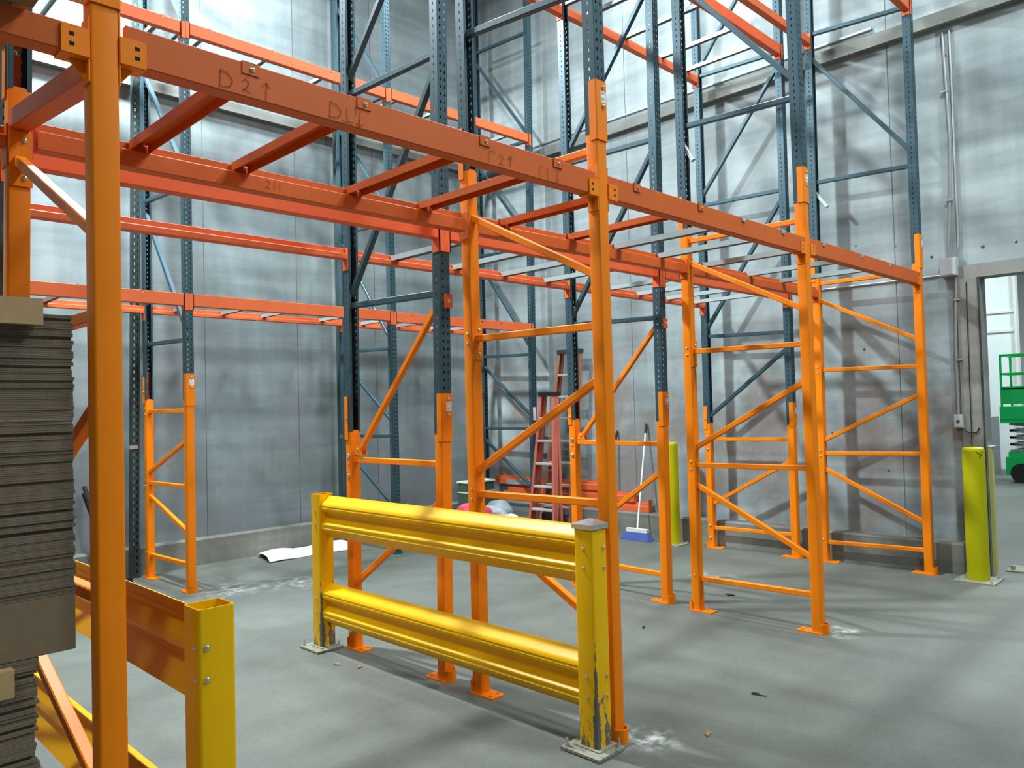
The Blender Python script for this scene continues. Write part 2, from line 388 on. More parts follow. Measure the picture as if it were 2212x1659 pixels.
def sleeve(k, root, z0, z1, label=True, flange=.050):
    """channel that wraps the outer side of the post where the lower post is spliced on"""
    a = PW / 2 + .007; y0 = -PD / 2 - .007; t = .005; y1 = y0 + flange; c = .006
    rz = 0 if k.endswith('f') else math.pi
    prof = [(-a, y1), (-a, y0 + c), (-a + c, y0), (a - c, y0), (a, y0 + c), (a, y1), (a - t, y1), (a - t, y0 + c + t * .4), (a - c - t * .4, y0 + t), (-a + c + t * .4, y0 + t), (-a + t, y0 + c + t * .4), (-a + t, y1)]
    h = z1 - z0
    b = MB().prism(prof, (0, 0, 0), (0, 0, h), xd=(1, 0, 0), zd=(0, 1, 0))
    o = b.build('splice_sleeve', ORANGE, root)
    o.matrix_basis = Matrix.Translation(at(k, z0) - root.location) @ tilt(k) @ Matrix.Rotation(rz, 4, 'Z')
    if k.endswith('f'):
        bolt(o, (.012, y0, h - .035), (0, -1, 0)); bolt(o, (.012, y0, h - .135), (0, -1, 0))
        if label:
            s = MB().box(-.008, .036, y0 - .0012, y0 - .0002, h - .115, h - .055).build('label_sticker', WHITE, o, False); s['label'] = 'white paper sticker'
            pr = MB()
            for i, (zz, wd) in enumerate(((.064, .030), (.070, .024), (.092, .034), (.097, .030), (.104, .020))): pr.box(-.004, -.004 + wd, y0 - .0018, y0 - .0012, h - zz - .0012, h - zz + .0012)
            pr.build('printed_lines', GREYINK, o, False)
    else:
        bolt(o, (-a, y0 + .03, h - .06), (-1, 0, 0), .8); bolt(o, (a, y0 + .03, h - .16), (1, 0, 0), .8)
        ins = MB().box(-.016, .016, y0 + .018, y0 + .022, .04, h + .06).build('splice_insert', RUSTF, o); ins['label'] = 'red inner splice strip'
        bolt(ins, (0, y0 + .022, h - .05), (0, 1, 0), .9); bolt(ins, (0, y0 + .022, h - .16), (0, 1, 0), .9)
    return o
def brace(root, kf, kr, zf, zr, mat, name, wd=.040, inset=.02):
    p = at(kf, zf) - root.location; q = at(kr, zr) - root.location
    d = (q - p).normalized(); p = p + d * inset; q = q - d * inset
    return MB().bar(p, q, wd, wd, .004).build(name, mat, root)
def frame(key, label, braces, low, top=8.6, low_top=None, slv=None, group=None, retro=None, gusset=False, dark_from=None, stubs=()):
    kf, kr = key + 'f', key + 'r'
    c = (at(kf, 0) + at(kr, 0)) / 2
    root = tag(empty('rack_upright_frame', c), label, 'rack frame', group)
    for k in (kf, kr):
        if low:
            lt = low_top[0 if k == kf else 1]; s0, s1 = slv[0 if k == kf else 1]
            low_post(k, root, lt); base_plate(k, root, PLATE_O); dark_post(k, root, lt - .01 if k == kf else lt - .01, top)
            sl = sleeve(k, root, s0, s1)
        else:
            base_plate(k, root, PLATE_D); dark_post(k, root, .010, top)
    for (t, zf, zr) in braces:
        mt = {'o': ORANGE, 'r': RUST}.get(t[0], SLATE)
        nm = 'horizontal_brace' if t[1] == 'h' else 'diagonal_brace'
        br = brace(root, kf, kr, zf, zr, mt, nm, {'o': .040, 'r': .075}.get(t[0], .042))
        if t == 'oh' and zf < 2.6:
            for k, z in ((kf, zf), (kr, zr)):
                sx = 1 if k == kf else -1
                if z > .35: bolt(root, at(k, z - .03) - c + Vector((sx * PW / 2, 0, 0)), (sx, 0, 0), .8)
                bolt(root, at(k, z + .03) - c + Vector((sx * PW / 2, 0, 0)), (sx, 0, 0), 1.5 if key[0] == 'B' else .8)
                if key[0] == 'B': bolt(root, at(k, z - .12) - c + Vector((sx * PW / 2, 0, 0)), (sx, 0, 0), 1.5)
    if gusset:
        z = gusset; p = at(kr, z) - c
        g = MB().box(p.x - .038, p.x + .042, p.y - .046, p.y - .040, z - .12, z + .10).build('gusset_plate', ORANGE, root)
        bolt(g, (p.x + .015, p.y - .046, z + .065), (0, -1, 0), .9); bolt(g, (p.x + .015, p.y - .046, z - .085), (0, -1, 0), .9)
    for (k, z, dy, dz) in stubs:
        p = at(k, z) - c
        MB().bar(p, p + Vector((0, dy, dz)), .036).build('cut_brace_stub', GALV, root)
    if retro:
        zf, zr = retro
        p = at(kf, zf) - c; q = at(kr, zr) - c
        q = q + Vector((0, -.10, .03)); p = p + Vector((0, .03, 0))
        MB().bar(p, q, .040).build('diagonal_brace', ORANGE, root)
        mid = (p * .4 + q * .6); 
        pl = MB().box(p.x - .012, p.x + .058, p.y - .03 - PD / 2 - .007, p.y - .03 - PD / 2 - .001, zf - .03, zf + .06).build('clamp_plate', RUSTF, root); pl['label'] = 'square red plate'
        bolt(pl, (p.x + .024, p.y - .03 - PD / 2 - .007, zf + .015), (0, -1, 0))
        g = MB().prism([(-.05, -.03), (.05, -.03), (.03, .035), (-.02, .035)], (q.x - .026, q.y, q.z), (q.x - .020, q.y, q.z), xd=(0, 1, 0), zd=(0, 0, 1))
        g.prism([(-.05, -.03), (.05, -.03), (.03, .035), (-.02, .035)], (q.x + .020, q.y, q.z), (q.x + .026, q.y, q.z), xd=(0, 1, 0), zd=(0, 0, 1))
        cl = g.build('clevis_bracket', ORANGE, root); bolt(cl, (q.x - .026, q.y, q.z + .008), (-1, 0, 0), .9)
    return root

def a_pattern(dz=0, upper=True):
    b = [('oh', 3.11 + dz, 3.12 + dz), ('od', 2.43 + dz, 2.95 + dz), ('oh', 2.17 + dz, 2.18 + dz), ('od', 1.90 + dz, 1.35 + dz * .6), ('oh', 1.23 + dz * .6, 1.22 + dz * .6), ('od', .54, 1.07 + dz * .6), ('oh', .28 + dz * .2, .27 + dz * .2)]
    if upper: b += [('dh', 4.06, 4.11), ('dd', 4.19, 5.5), ('dh', 5.67, 5.75), ('dd', 5.80, 7.1), ('dh', 7.28, 7.33)]
    return b
FA = 'front row frames'
frame('A1', 'nearest orange rack frame, its front post crossing the left of the view top to bottom', [('rh', 2.83, 2.95), ('od', 2.30, 2.80), ('oh', 2.07, 2.07), ('od', 1.82, 1.30), ('oh', 1.2, 1.2), ('od', .58, 1.02), ('oh', .27, .27), ('dd', 4.19, 5.5), ('dh', 4.1, 4.1)], True, low_top=(3.05, 3.08), slv=((3.01, 3.35), (3.04, 3.40)), gusset=2.80)
frame('A2', 'tall orange rack frame standing right behind the yellow guard rail with the metal cap', a_pattern()[:7] + [('dh', 4.00, 4.10), ('dd', 4.2, 5.6)], True, low_top=(3.20, 3.24), slv=((3.15, 3.47), (3.18, 3.50)), gusset=2.17)
frame('A3', 'tall orange rack frame, third post pair of the front row, standing in open floor', a_pattern()[:7] + [('dh', 4.06, 4.11), ('dd', 4.18, 5.38), ('dh', 5.67, 5.72)], True, low_top=(3.25, 3.24), slv=((3.24, 3.51), (3.18, 3.50)), gusset=2.17, stubs=(('A3r', 3.97, -.10, -.17),))
frame('A4', 'orange rack frame at the far end of the front row, nearest the doorway bollard', [(t, f - (.12 if f > 1.4 else .05), r - (.12 if r > 1.4 else .06)) if t[0] == 'o' else (t, f, r) for t, f, r in a_pattern()], True, low_top=(3.08, 3.10), slv=((3.02, 3.36), (3.02, 3.36)), stubs=(('A4r', 4.02, -.14, -.20),))
bu = [('dh', 2.51, 2.54), ('dd', 4.05, 2.60), ('dh', 4.11, 4.14), ('dd', 5.55, 4.23), ('dh', 5.68, 5.73), ('dd', 7.1, 5.8), ('dh', 7.3, 7.3)]
bl = [('oh', 1.39, 1.39), ('od', 1.16, .46), ('oh', .24, .25)]
frame('B1', 'rack frame glimpsed at the left edge behind the cardboard stack', bl + bu, True, low_top=(1.60, 1.60), slv=((1.54, 1.86), (1.54, 1.86)))
frame('B2', 'dark blue rack frame on orange legs behind the left end of the capped guard rail', bl + [(t, f, r) for t, f, r in bu[:3]] + [('dd', 5.4, 4.25)] + bu[4:], True, low_top=(1.60, 1.61), slv=((1.54, 1.85), (1.54, 1.86)), retro=(2.44, 1.43))
frame('B3', 'dark blue rack frame with orange lower legs standing in front of the blue push broom', bl + bu, True, low_top=(1.60, 1.62), slv=((1.55, 1.85), (1.56, 1.80)), retro=(2.44, 1.42))
frame('B4', 'dark blue rack frame with short orange legs against the right wall, second row', [('oh', 1.31, 1.30), ('od', 1.08, .51), ('oh', .25, .24), ('dd', 2.34, 1.56)] + bu, True, low_top=(1.48, 1.50), slv=((1.46, 1.72), (1.42, 1.70)))
cu = [('dh', 2.51, 2.54), ('dd', 2.58, 3.98), ('dh', 4.06, 4.12), ('dd', 4.18, 5.53), ('dh', 5.66, 5.70), ('dd', 5.73, 7.17), ('dh', 7.28, 7.33)]
frame('C1', 'slim dark rack frame on short orange legs near the back wall at left', [('oh', 1.80, 1.81), ('od', 1.52, 1.14), ('oh', 1.04, 1.03), ('od', .57, .90), ('oh', .27, .25)] + cu, True, low_top=(1.92, 1.94), slv=((1.85, 2.17), (1.90, 2.18)))
cl_ = [('dh', 1.43, 1.43), ('dd', 1.59, 2.40), ('dd', .55, 1.26), ('dh', .3, .3)]
frame('C2', 'all dark rack frame by the back wall, behind the long orange diagonal', cl_ + cu, False)
f3 = frame('C3', 'all dark blue rack frame in the room corner beside the red stepladders', cl_ + cu, False)
q = at('C3f', 1.62) - f3.location
MB().box(q.x - .04, q.x + .022, q.y - PD / 2 - .004, q.y - PD / 2 - .002, 1.55, 1.74).build('label_sticker', WHITE, f3, False)['label'] = 'white paper sticker'

# bare slotted columns standing against the back wall
_cm = perforated(8.6, .075, .006, .034, flange=False); _cm.materials.append(BLACKISH)
for (x, y, lx, lab) in ((3.085, 8.975, .0142, 'black slotted column against the back wall at left, beside the slim frame with orange legs'), (5.752, 8.975, .0025, 'black slotted column against the back wall near the middle of the room')):
    t_ = tag(empty('slotted_column', (x, y, 0)), lab, 'column')
    M = (Vector((0, 0, 1)).rotation_difference(Vector((lx, 0, 1)).normalized())).to_matrix().to_4x4()
    o = inst(_cm, 'post', t_, Matrix.Translation((0, 0, .01)) @ M); with_solid(o)
    MB().box(-.05, .05, -.05, .05, 0, .01).build('base_plate', BLACKISH, t_)
    MB().box(-.044, .044, -.044, -.038, 1.40, 1.44).build('strap', STEEL, t_)['label'] = 'silver strap'

# ------------------------------------------------------------------ beams
def beam(kl, kr_, z, h, outer, label, mat=RUST, style='hook', x0=None, x1=None, group=None, off=.004):
    """step beam from post kl to post kr_; outer = -1 when its plain face looks at the aisle (-y)"""
    if kl: p = at(kl, z) + Vector((PW / 2 + .001, 0, 0))
    if kr_: q = at(kr_, z) - Vector((PW / 2 + .001, 0, 0))
    if not kl: p = Vector((x0, q.y, z))
    if not kr_: q = Vector((x1, p.y, z))
    root = tag(empty('rack_beam', p), label, 'rack beam', group)
    s = outer
    prof = [(s * .036, -h + .004), (s * .032, -h), (-s * .030, -h), (-s * .034, -h + .004), (-s * .034, -.048), (-s * .029, -.043), (s * .004, -.043), (s * .004, -.003), (s * .007, 0), (s * .033, 0), (s * .036, -.003)]
    L = q - p
    body = MB().prism(prof, (off, 0, 0), L - Vector((off, 0, 0)), xd=(0, 1, 0), zd=(0, 0, 1)).build('beam_body', mat, root)
    for end, k in ((0, kl), (1, kr_)):
        if not k: continue
        e = L if end else Vector((0, 0, 0)); sg = -1 if end else 1      # sg points from the post into the beam
        b = MB()
        if style == 'hook':
            yo = s * (PD / 2 + .006)
            xs = sorted((e.x - sg * .001, e.x + sg * .006)); b.box(xs[0], xs[1], e.y + min(yo, -s * .034), e.y + max(yo, -s * .034), e.z - .165, e.z + .002)
            xs = sorted((e.x + sg * .006, e.x - sg * (PW / 2 - .001))); ys = sorted((yo, yo - s * .005)); b.box(xs[0], xs[1], e.y + ys[0], e.y + ys[1], e.z - .165, e.z + .002)
            c = b.build('connector', mat, root)
        else:
            xs = sorted((e.x + sg * .002, e.x + sg * .080)); yo = s * .036
            ys = sorted((e.y + yo, e.y + yo + s * .007)); b.box(xs[0], xs[1], ys[0], ys[1], e.z - h - .006, e.z - h + .078)
            ys = sorted((e.y + yo, e.y - s * .03)); b.box(xs[0], xs[1], ys[0], ys[1], e.z - h - .007, e.z - h - .001)
            xs2 = sorted((e.x, e.x + sg * .005)); b.box(xs2[0], xs2[1], e.y - .036, e.y + .044 * 1 if s > 0 else e.y + .03, e.z - h - .075, e.z + .04)
            b.prism([(0, -.008), (sg * .05, -.008), (0, -.075)], (e.x, e.y - .005, e.z - h), (e.x, e.y + .005, e.z - h), xd=(1, 0, 0), zd=(0, 0, 1))
            c = b.build('connector', ORANGE, root, False); c['label'] = 'orange end bracket with two square holes'
            hx = e.x + sg * .052; hy = e.y + yo + s * .0072
            hb = MB()
            for zz in (.052, .022): hb.box(hx - .007, hx + .007, min(hy, hy + s * .0004), max(hy, hy + s * .0004), e.z - h + zz - .006, e.z - h + zz + .006)
            hb.build('square_hole', DARK, c, False)
    return root
Z1, Z2 = 2.972, 5.735
H = .122
bA1 = beam('A1f', 'A2f', Z1, H, -1, 'thick red-orange beam across the top of the near bay with handwritten marks on its face', style='plate', off=.022)
beam('A2f', 'A3f', Z1, H, -1, 'front red-orange beam of the middle bay, right of the post behind the capped guard', style='plate')
beam('A3f', 'A4f', Z1 + .005, H, -1, 'front red-orange beam of the far bay, ending at the post by the concrete wall', style='plate')
beam(None, 'A1f', 2.925, .085, -1, 'red-orange beam at top left carrying a wooden pallet, ending at the nearest orange post', style='plate', x0=-1.7)
bR1 = beam('A1r', 'A2r', Z1 - .006, H, 1, 'inner stepped beam of the near bay holding four orange cross bars', off=.022)
beam('A2r', 'A3r', Z1 - .006, H, 1, 'inner stepped beam of the middle front bay, under two orange and two grey bars')
beam('A3r', 'A4r', Z1 - .006, H, 1, 'inner stepped beam of the far front bay, under three grey bars')
beam(None, 'A1r', 2.925, .085, 1, 'rear red-orange beam at the left edge, meeting the back post of the nearest frame', x0=-1.7)
beam('B1f', 'B2f', 2.940, .080, -1, 'red-orange beam just behind and below the inner beam of the near bay', RUSTF)
beam('B2f', 'B3f', 2.940, .080, -1, 'red-orange beam between the two blue frames with long orange diagonals, front side', RUSTF)
beam('B3f', 'B4f', 2.940, .080, -1, 'red-orange beam behind the far front bay, ending on the blue frame at the right wall', RUSTF)
beam('B1r', 'B2r', Z1 - .002, .085, 1, 'long stepped second row beam at left, dented where it passes the slim rear frame', RUSTF)
beam('B2r', 'B3r', Z1 - .002, .085, 1, 'stepped second row beam holding the rear ends of four grey bars in the middle', RUSTF)
beam('B3r', 'B4r', Z1 - .002, .085, 1, 'short-looking stepped beam of the second row, ending on the rear post at the right wall', RUSTF)
beam(None, 'C1f', 2.965, H, -1, 'lower front beam by the back wall at left, ending at the slim orange-legged frame', RUSTF, x0=.7)
beam('C1f', 'C2f', 2.965, H, -1, 'lower front beam of the back row, right of the slim orange-legged frame', RUSTF)
beam('C2f', 'C3f', 2.955, H, -1, 'lower front beam of the back row ending in the room corner', RUSTF)
beam(None, 'C1r', 2.965, .085, 1, 'lower rear beam by the back wall at left, ending at the slim orange-legged frame', RUSTF, x0=.7)
beam('C1r', 'C2r', 2.965, .085, 1, 'lower rear beam of the back row under the thin bars at centre left', RUSTF)
beam('C2r', 'C3r', 2.955, .085, 1, 'lower rear beam of the back row ending in the room corner', RUSTF)
beam(None, 'C1f', 5.715, H, -1, 'upper front beam of the back row at top left, left of the slim frame', RUSTF, x0=.7)
beam('C1f', 'C2f', 5.725, H, -1, 'upper front beam of the back row against the bright wall, right of the slim frame', RUSTF)
beam('C2f', 'C3f', 5.74, H, -1, 'upper front beam of the back row ending high in the room corner', RUSTF)
beam(None, 'C1r', 5.715, H, 1, 'upper rear beam of the back row at top left, behind the near bay beam', RUSTF, x0=.7)
beam('C1r', 'C2r', 5.725, H, 1, 'upper rear beam of the back row, mostly hidden by the marked near beam', RUSTF)
beam('C2r', 'C3r', 5.74, H, 1, 'upper rear beam of the back row at the room corner', RUSTF)
beam('B2r', 'B3r', 5.735, H, 1, 'upper rear beam of the second row, ending at top centre on a blue post', RUSTF)
beam('B3r', 'B4r', 5.755, H, 1, 'upper rear beam of the second row running from top centre down to the right wall', RUSTF)
beam('B3f', 'B4f', 5.745, H, -1, 'upper front beam of the second row, ending on the blue frame at the right wall', RUSTF)
beam('A3r', 'A4r', 5.745, H, 1, 'upper inner beam of the front row, ending on the far rear post at top right', RUSTF)
beam('A3f', 'A4f', 5.735, H, -1, 'upper front beam of the front row, only its end seen at the top right post', RUSTF)

# handwriting on the near beam, strokes in (x along beam, z) metres on the aisle face
def writing(parent, strokes, yface, name='marker_writing', r=.0008):
    b = MB()
    for st in strokes:
        pts = [Vector((x - parent.location.x, yface, z - parent.location.z)) for x, z in st]
        b.tube(pts, r, 5)
    o = b.build(name, INK, parent); o['label'] = 'black handwritten marks'; return o
def L_(x, z, s, pts): return [(x + a * s, z + b_ * s) for a, b_ in pts]
Dl = [(0, 0), (0.05, 1), (.55, .85), (.8, .5), (.6, .1), (-.05, .02)]
Two = [(.05, .75), (.3, 1), (.6, .8), (.45, .4), (.05, .05), (.25, .2), (.7, .0)]
One = [(.1, 1), (.12, 0)]
Cl = [(.6, .9), (.25, 1), (.0, .6), (.05, .1), (.5, .05)]
yf = -.0375
def arrow(x, z0, z1, up):
    t = z1 if up else z0; d = -.018 if up else .018
    return [[(x, z0), (x + .004, z1)], [(x - .014, t + d), (x + .002, t), (x + .018, t + d)]]
z_ = 2.862
writing(bA1, [L_(1.157, z_, .058, Dl), L_(1.235, z_ + .004, .046, Two)] + arrow(1.325, 2.855, 2.92, True), yf)
writing(bA1, [L_(1.585, z_, .062, Dl), L_(1.655, z_, .056, One), [(1.64, z_), (1.69, z_ + .003)], [(1.70, 2.935), (1.702, 2.90)]] + arrow(1.715, 2.853, 2.915, False), yf)
writing(bA1, [L_(2.415, z_, .056, [(.0, .9), (.35, 1), (.7, .95)]), L_(2.415, z_, .056, [(.05, .9), (.0, .0)]), L_(2.47, z_, .052, Two)] + arrow(2.545, 2.862, 2.918, True), yf)
writing(bA1, [L_(2.745, z_, .052, Cl), L_(2.80, z_ - .004, .055, One)] + arrow(2.875, 2.853, 2.905, False), yf)
writing(bR1, [L_(1.855, 2.868, .04, Two), L_(1.90, 2.868, .04, One), L_(1.93, 2.868, .04, One)], -.0352)

# ------------------------------------------------------------------ cross bars that drop on the beam steps
ORD = ['first', 'second', 'third', 'fourth', 'fifth']
def bar_meshes(mat, wd, L, tabm=None):
    a = wd / 2; t = .004; h = .040
    me = MB().prism([(-a, 0), (-a, h), (a, h), (a, 0), (a - t, 0), (a - t, h - t), (-a + t, h - t), (-a + t, 0)], (0, 0, 0), (0, L, 0), xd=(1, 0, 0), zd=(0, 0, 1)).mesh('bar_body', mat, False)
    k = .032 if wd > .07 else .024; dz = .044 if wd > .07 else .030
    tb = MB().box(-k, k, -.0385, 0.004, h + .003, h + .006).box(-k, k, -.0425, -.0385, h + .006 - dz, h + .006).mesh('end_tab', RUSTF if tabm else mat, False)
    return me, tb
_bm = {}
def crossbars(xs, rowf, rowr, z, cols, wds, phrase, group, tabm=None):
    for i, x in enumerate(xs):
        col = cols[i]; yf_, yr_ = rowf, rowr
        L = yr_ - yf_ - .012
        key = (col.name, wds[i], round(L, 3))
        key = key + (tabm,)
        if key not in _bm: _bm[key] = bar_meshes(col, wds[i], L, tabm)
        o = tag(empty('cross_bar', (x, yf_ + .006, z - .043)), phrase % ORD[i], 'cross bar', group)
        inst(_bm[key][0], 'bar_body', o, Matrix.Identity(4))
        t = inst(_bm[key][1], 'end_tab', o, Matrix.Translation((0, 0, 0)))
        t2 = inst(_bm[key][1], 'end_tab', o, Matrix.Translation((0, L, 0)) @ Matrix.Rotation(math.pi, 4, 'Z'))
        bolt(t, (.004, -.0425, .022), (0, -1, 0), .75 if z < 4 and yf_ < 3 else .5)
YA, YAr, YBf, YBr, YCf, YCr = 2.544, 3.575, 3.905, 4.948, 7.74, 8.812
crossbars([1.27, 1.74, 2.39, 2.885], YA, YAr, Z1, [RUST] * 4, [.085] * 4, '%s orange cross bar from the left in the near bay, under the marked beam', 'cross bars of the near bay')
crossbars([3.55, 4.22, 4.75, 5.33], YA, YAr, Z1, [RUST, RUST, GALV, GALV], [.075, .075, .06, .06], '%s cross bar from the left in the middle front bay, two orange then two grey', 'cross bars of the middle front bay')
crossbars([6.02, 6.80, 7.46], YA, YAr, Z1, [GALV] * 3, [.06] * 3, '%s grey cross bar from the left in the far front bay', 'cross bars of the far front bay')
crossbars([3.67, 4.31, 4.88, 5.45], YBf, YBr, 2.965, [GALV] * 4, [.06] * 4, '%s grey cross bar from the left between the two blue frames with long orange diagonals', 'cross bars of the second row middle bay')
crossbars([6.36, 6.94, 7.51, 8.09], YBf, YBr, 2.965, [GALV] * 4, [.06] * 4, '%s thin grey cross bar from the left in the second row far bay', 'cross bars of the second row far bay')
crossbars([1.3, 1.75, 2.20, 2.76], YCf, YCr, 2.962, [GALV] * 4, [.05] * 4, '%s cross bar in the lower back row bay behind the nearest post', 'lower cross bars of the back row left bay', True)
crossbars([3.50, 4.05, 4.56, 5.36], YCf, YCr, 2.962, [GALV] * 4, [.05] * 4, '%s cross bar in the lower back row bay right of the slim frame', 'lower cross bars of the back row centre bay', True)
crossbars([6.00, 6.59, 7.20, 7.56], YCf, YCr, 2.955, [GALV] * 4, [.05] * 4, '%s cross bar in the lower back row bay next to the room corner', 'lower cross bars of the back row corner bay', True)
crossbars([1.6, 2.1, 2.58, 2.98], YCf, YCr, 5.715, [GALV] * 4, [.05] * 4, '%s cross bar from the left in the upper back row at top left', 'upper cross bars of the back row left bay', True)
crossbars([3.45, 4.17, 4.89, 5.45], YCf, YCr, 5.725, [GALV] * 4, [.05] * 4, '%s cross bar in the upper back row before the bright wall', 'upper cross bars of the back row centre bay', True)
crossbars([5.97, 6.60, 7.30, 7.95], YCf, YCr, 5.74, [GALV] * 4, [.05] * 4, '%s cross bar from the left in the upper back row next to the room corner', 'upper cross bars of the back row corner bay', True)
crossbars([6.15, 6.82, 7.52, 8.05], YBf, YBr, 5.75, [GALV] * 4, [.05] * 4, '%s cross bar from the left high between the second row beams at top right', 'upper cross bars of the second row far bay')

# ------------------------------------------------------------------ yellow guard rails
def guard(x0, x1, ys, ylen, side, label, cap):
    """side -1: rail corrugation faces -x"""
    root = tag(empty('guard_rail', ((x0 + x1) / 2, ys, 0)), label, 'guard rail')
    cx = (x0 + x1) / 2; HG = 1.14
    for n, yc in enumerate((ys + .06, ys + ylen - .06)):
        a = .060; t = .005; prof = rrect(a, a, .012, 4); inn = rrect(a - t, a - t, .008, 4); k = len(prof)
        vs = [(p[0], p[1], z) for z in (.02, HG) for p in prof] + [(p[0], p[1], z) for z in (.02, HG) for p in inn]
        fs = [(i, (i + 1) % k, k + (i + 1) % k, k + i) for i in range(k)] + [(2 * k + i, 3 * k + i, 3 * k + (i + 1) % k, 2 * k + (i + 1) % k) for i in range(k)]
        fs += [(k + i, k + (i + 1) % k, 3 * k + (i + 1) % k, 3 * k + i) for i in range(k)]
        po = MB().add(vs, fs).build('guard_post', YPOST, root); po.location = (0, yc - ys, 0)
        bp = MB().box(-.135, .078, -.125, .125, .004, .018).box(-.078, .074, -.085, .085, .018, .024).build('base_plate', BEIGEPLATE, root); bp.location = (0, yc - ys, 0)
        bp.rotation_euler = (0, 0, 0)
        for (bx, by) in ((.055, -.105), (-.11, .1)):
            MB().cyl((bx, by, .018), (bx, by, .022), .016, 12).cyl((bx, by, .018), (bx, by, .032), .011, 6).cyl((bx, by, .03), (bx, by, .06), .006, 8).build('anchor_bolt', STEEL, bp)
        for zc in (1.02, .92, .375, .272):
            bolt(po, (-.035 if side > 0 else .03, -.060, zc), (0, -1, 0), .85)
            bolt(po, (-.060, (.0 if n == 0 else .0) + (-.035 if side > 0 else 0.0), zc), (-1, 0, 0), .85)
            bolt(po, (.060, 0, zc), (1, 0, 0), .85)
        if cap and n == 0:
            c = MB().box(-.067, .067, -.067, .067, HG - .022, HG + .003)
            c.add([(-.067, -.067, HG + .003), (.067, -.067, HG + .003), (.067, .067, HG + .003), (-.067, .067, HG + .003), (-.012, -.012, HG + .026), (.012, -.012, HG + .026), (.012, .012, HG + .026), (-.012, .012, HG + .026)],
                  [(0, 1, 5, 4), (1, 2, 6, 5), (2, 3, 7, 6), (3, 0, 4, 7), (4, 5, 6, 7)])
            co = c.build('post_cap', STEEL, root, False); co.location = (0, yc - ys, 0); co['label'] = 'shiny metal pyramid cap'
    W = [(.305, .000), (.292, .008), (.262, .058), (.248, .070), (.236, .072), (.228, .066), (.220, .072), (.206, .070), (.196, .058), (.176, .022), (.155, .016), (.134, .022), (.114, .058), (.104, .070), (.090, .072), (.080, .066), (.072, .072), (.058, .068), (.044, .056), (.014, .008), (.0, .000)]
    for zb in (.822, .176):
        prof = [(side * (o_ - .022), z) for z, o_ in W]; back = [(side * (o_ - .026), z) for z, o_ in W][::-1]
        MB().prism(prof + back, (0, .12, zb), (0, ylen - .12, zb), xd=(1, 0, 0), zd=(0, 0, 1)).build('rail', YRAIL, root)
    return root
guard(3.050, 3.170, 2.500, 2.70, -1, 'yellow two-rail guard in the middle with a shiny metal cap on its near post', True)
guard(1.025, 1.145, 2.43, 2.75, 1, 'yellow guard rail at lower left, open-topped square post in front of the nearest orange post', False)

# ------------------------------------------------------------------ bollards
def bollard(x, y, h, r, label, mat=YBOLL, plate=.17):
    root = tag(empty('bollard', (x, y, 0)), label, 'bollard')
    b = MB(); b.cyl((0, 0, .012), (0, 0, h - .03), r, 28); b.cyl((0, 0, h - .03), (0, 0, h - .008), r, 28, r * .94).cyl((0, 0, h - .008), (0, 0, h), r * .94, 28, r * .75)
    b.build('pipe', mat, root)
    p = MB().box(-plate, plate, -plate, plate, 0, .014).build('base_plate', BEIGEPLATE, root)
    for sx in (-1, 1):
        for sy in (-1, 1): MB().cyl((sx * (plate - .035), sy * (plate - .035), .014), (sx * (plate - .035), sy * (plate - .035), .035), .010, 8).build('anchor_bolt', STEEL, p)
    return root
bk = bollard(8.28, 2.11, 1.255, .095, 'yellow bollard with scuffed sleeve standing in front of the doorway edge')
mk = MB().tube([Vector((-.045, -.0845, 1.215)), Vector((-.058, -.0770, 1.18)), Vector((-.070, -.066, 1.155))], .003, 5).tube([Vector((-.085, -.045, 1.215)), Vector((-.058, -.0770, 1.18))], .003, 5)
mk.build('black_scuff_mark', INK, bk)
bollard(8.22, 5.43, 1.26, .083, 'yellow bollard near the right wall, half hidden behind the blue frame with orange legs', plate=.15)
cg = tag(empty('corner_guard', (8.69, 2.066, 0)), 'faded yellow guard plate on the side of the doorway, right of the front bollard', 'corner guard')
MB().box(-.085, .085, -.008, 0, 0, 1.24).box(-.085, -.075, -.03, -.008, 0, 1.24).build('guard_plate', YELL, cg)
MB().box(-.087, .087, -.031, .001, 1.24, 1.247).build('top_highlight', LIDW, cg)  # highlight along the plate's top, put in as an off-white strip
tag(MB().box(8.86, 9.18, 1.78, 2.02, 0, .014).cyl((8.93, 1.97, .014), (8.93, 1.97, .05), .02, 8).build('floor_plate', BEIGEPLATE), 'worn steel plate left bolted to the floor just past the doorway', 'floor plate')

# ------------------------------------------------------------------ wall fittings
def conduit(pts, r, label, boxes=()):
    root = tag(empty('electrical_conduit', pts[0]), label, 'conduit')
    o = Vector(pts[0]); MB().tube([Vector(p) - o for p in pts], r, 10).build('pipe', CONDUIT, root)
    for i, z in enumerate(boxes):
        MB().box(-.016, .012, -.03, .03, z - .008 - o.z, z + .008 - o.z).build('pipe_clamp', CONDUIT, root)
    return root
conduit([(8.575, 2.30, 5.40), (8.575, 2.27, 4.3), (8.575, 2.30, 3.6), (8.575, 2.335, 3.13)], .012, 'thin metal conduit running down the upper right wall into the grey junction box', (4.8, 3.7))
conduit([(8.575, 2.235, 5.40), (8.575, 2.235, 3.25), (8.575, 2.26, 3.13)], .010, 'second thin conduit on the upper right wall, just right of the bent one')
conduit([(8.575, 2.27, 2.93), (8.575, 2.30, 2.2), (8.575, 2.30, 1.56)], .013, 'conduit from the junction box down to the small switch box', (2.7, 2.1))
conduit([(8.585, 2.40, 2.96), (8.585, 3.7, 2.97)], .010, 'horizontal conduit running left from the junction box behind the end frame')
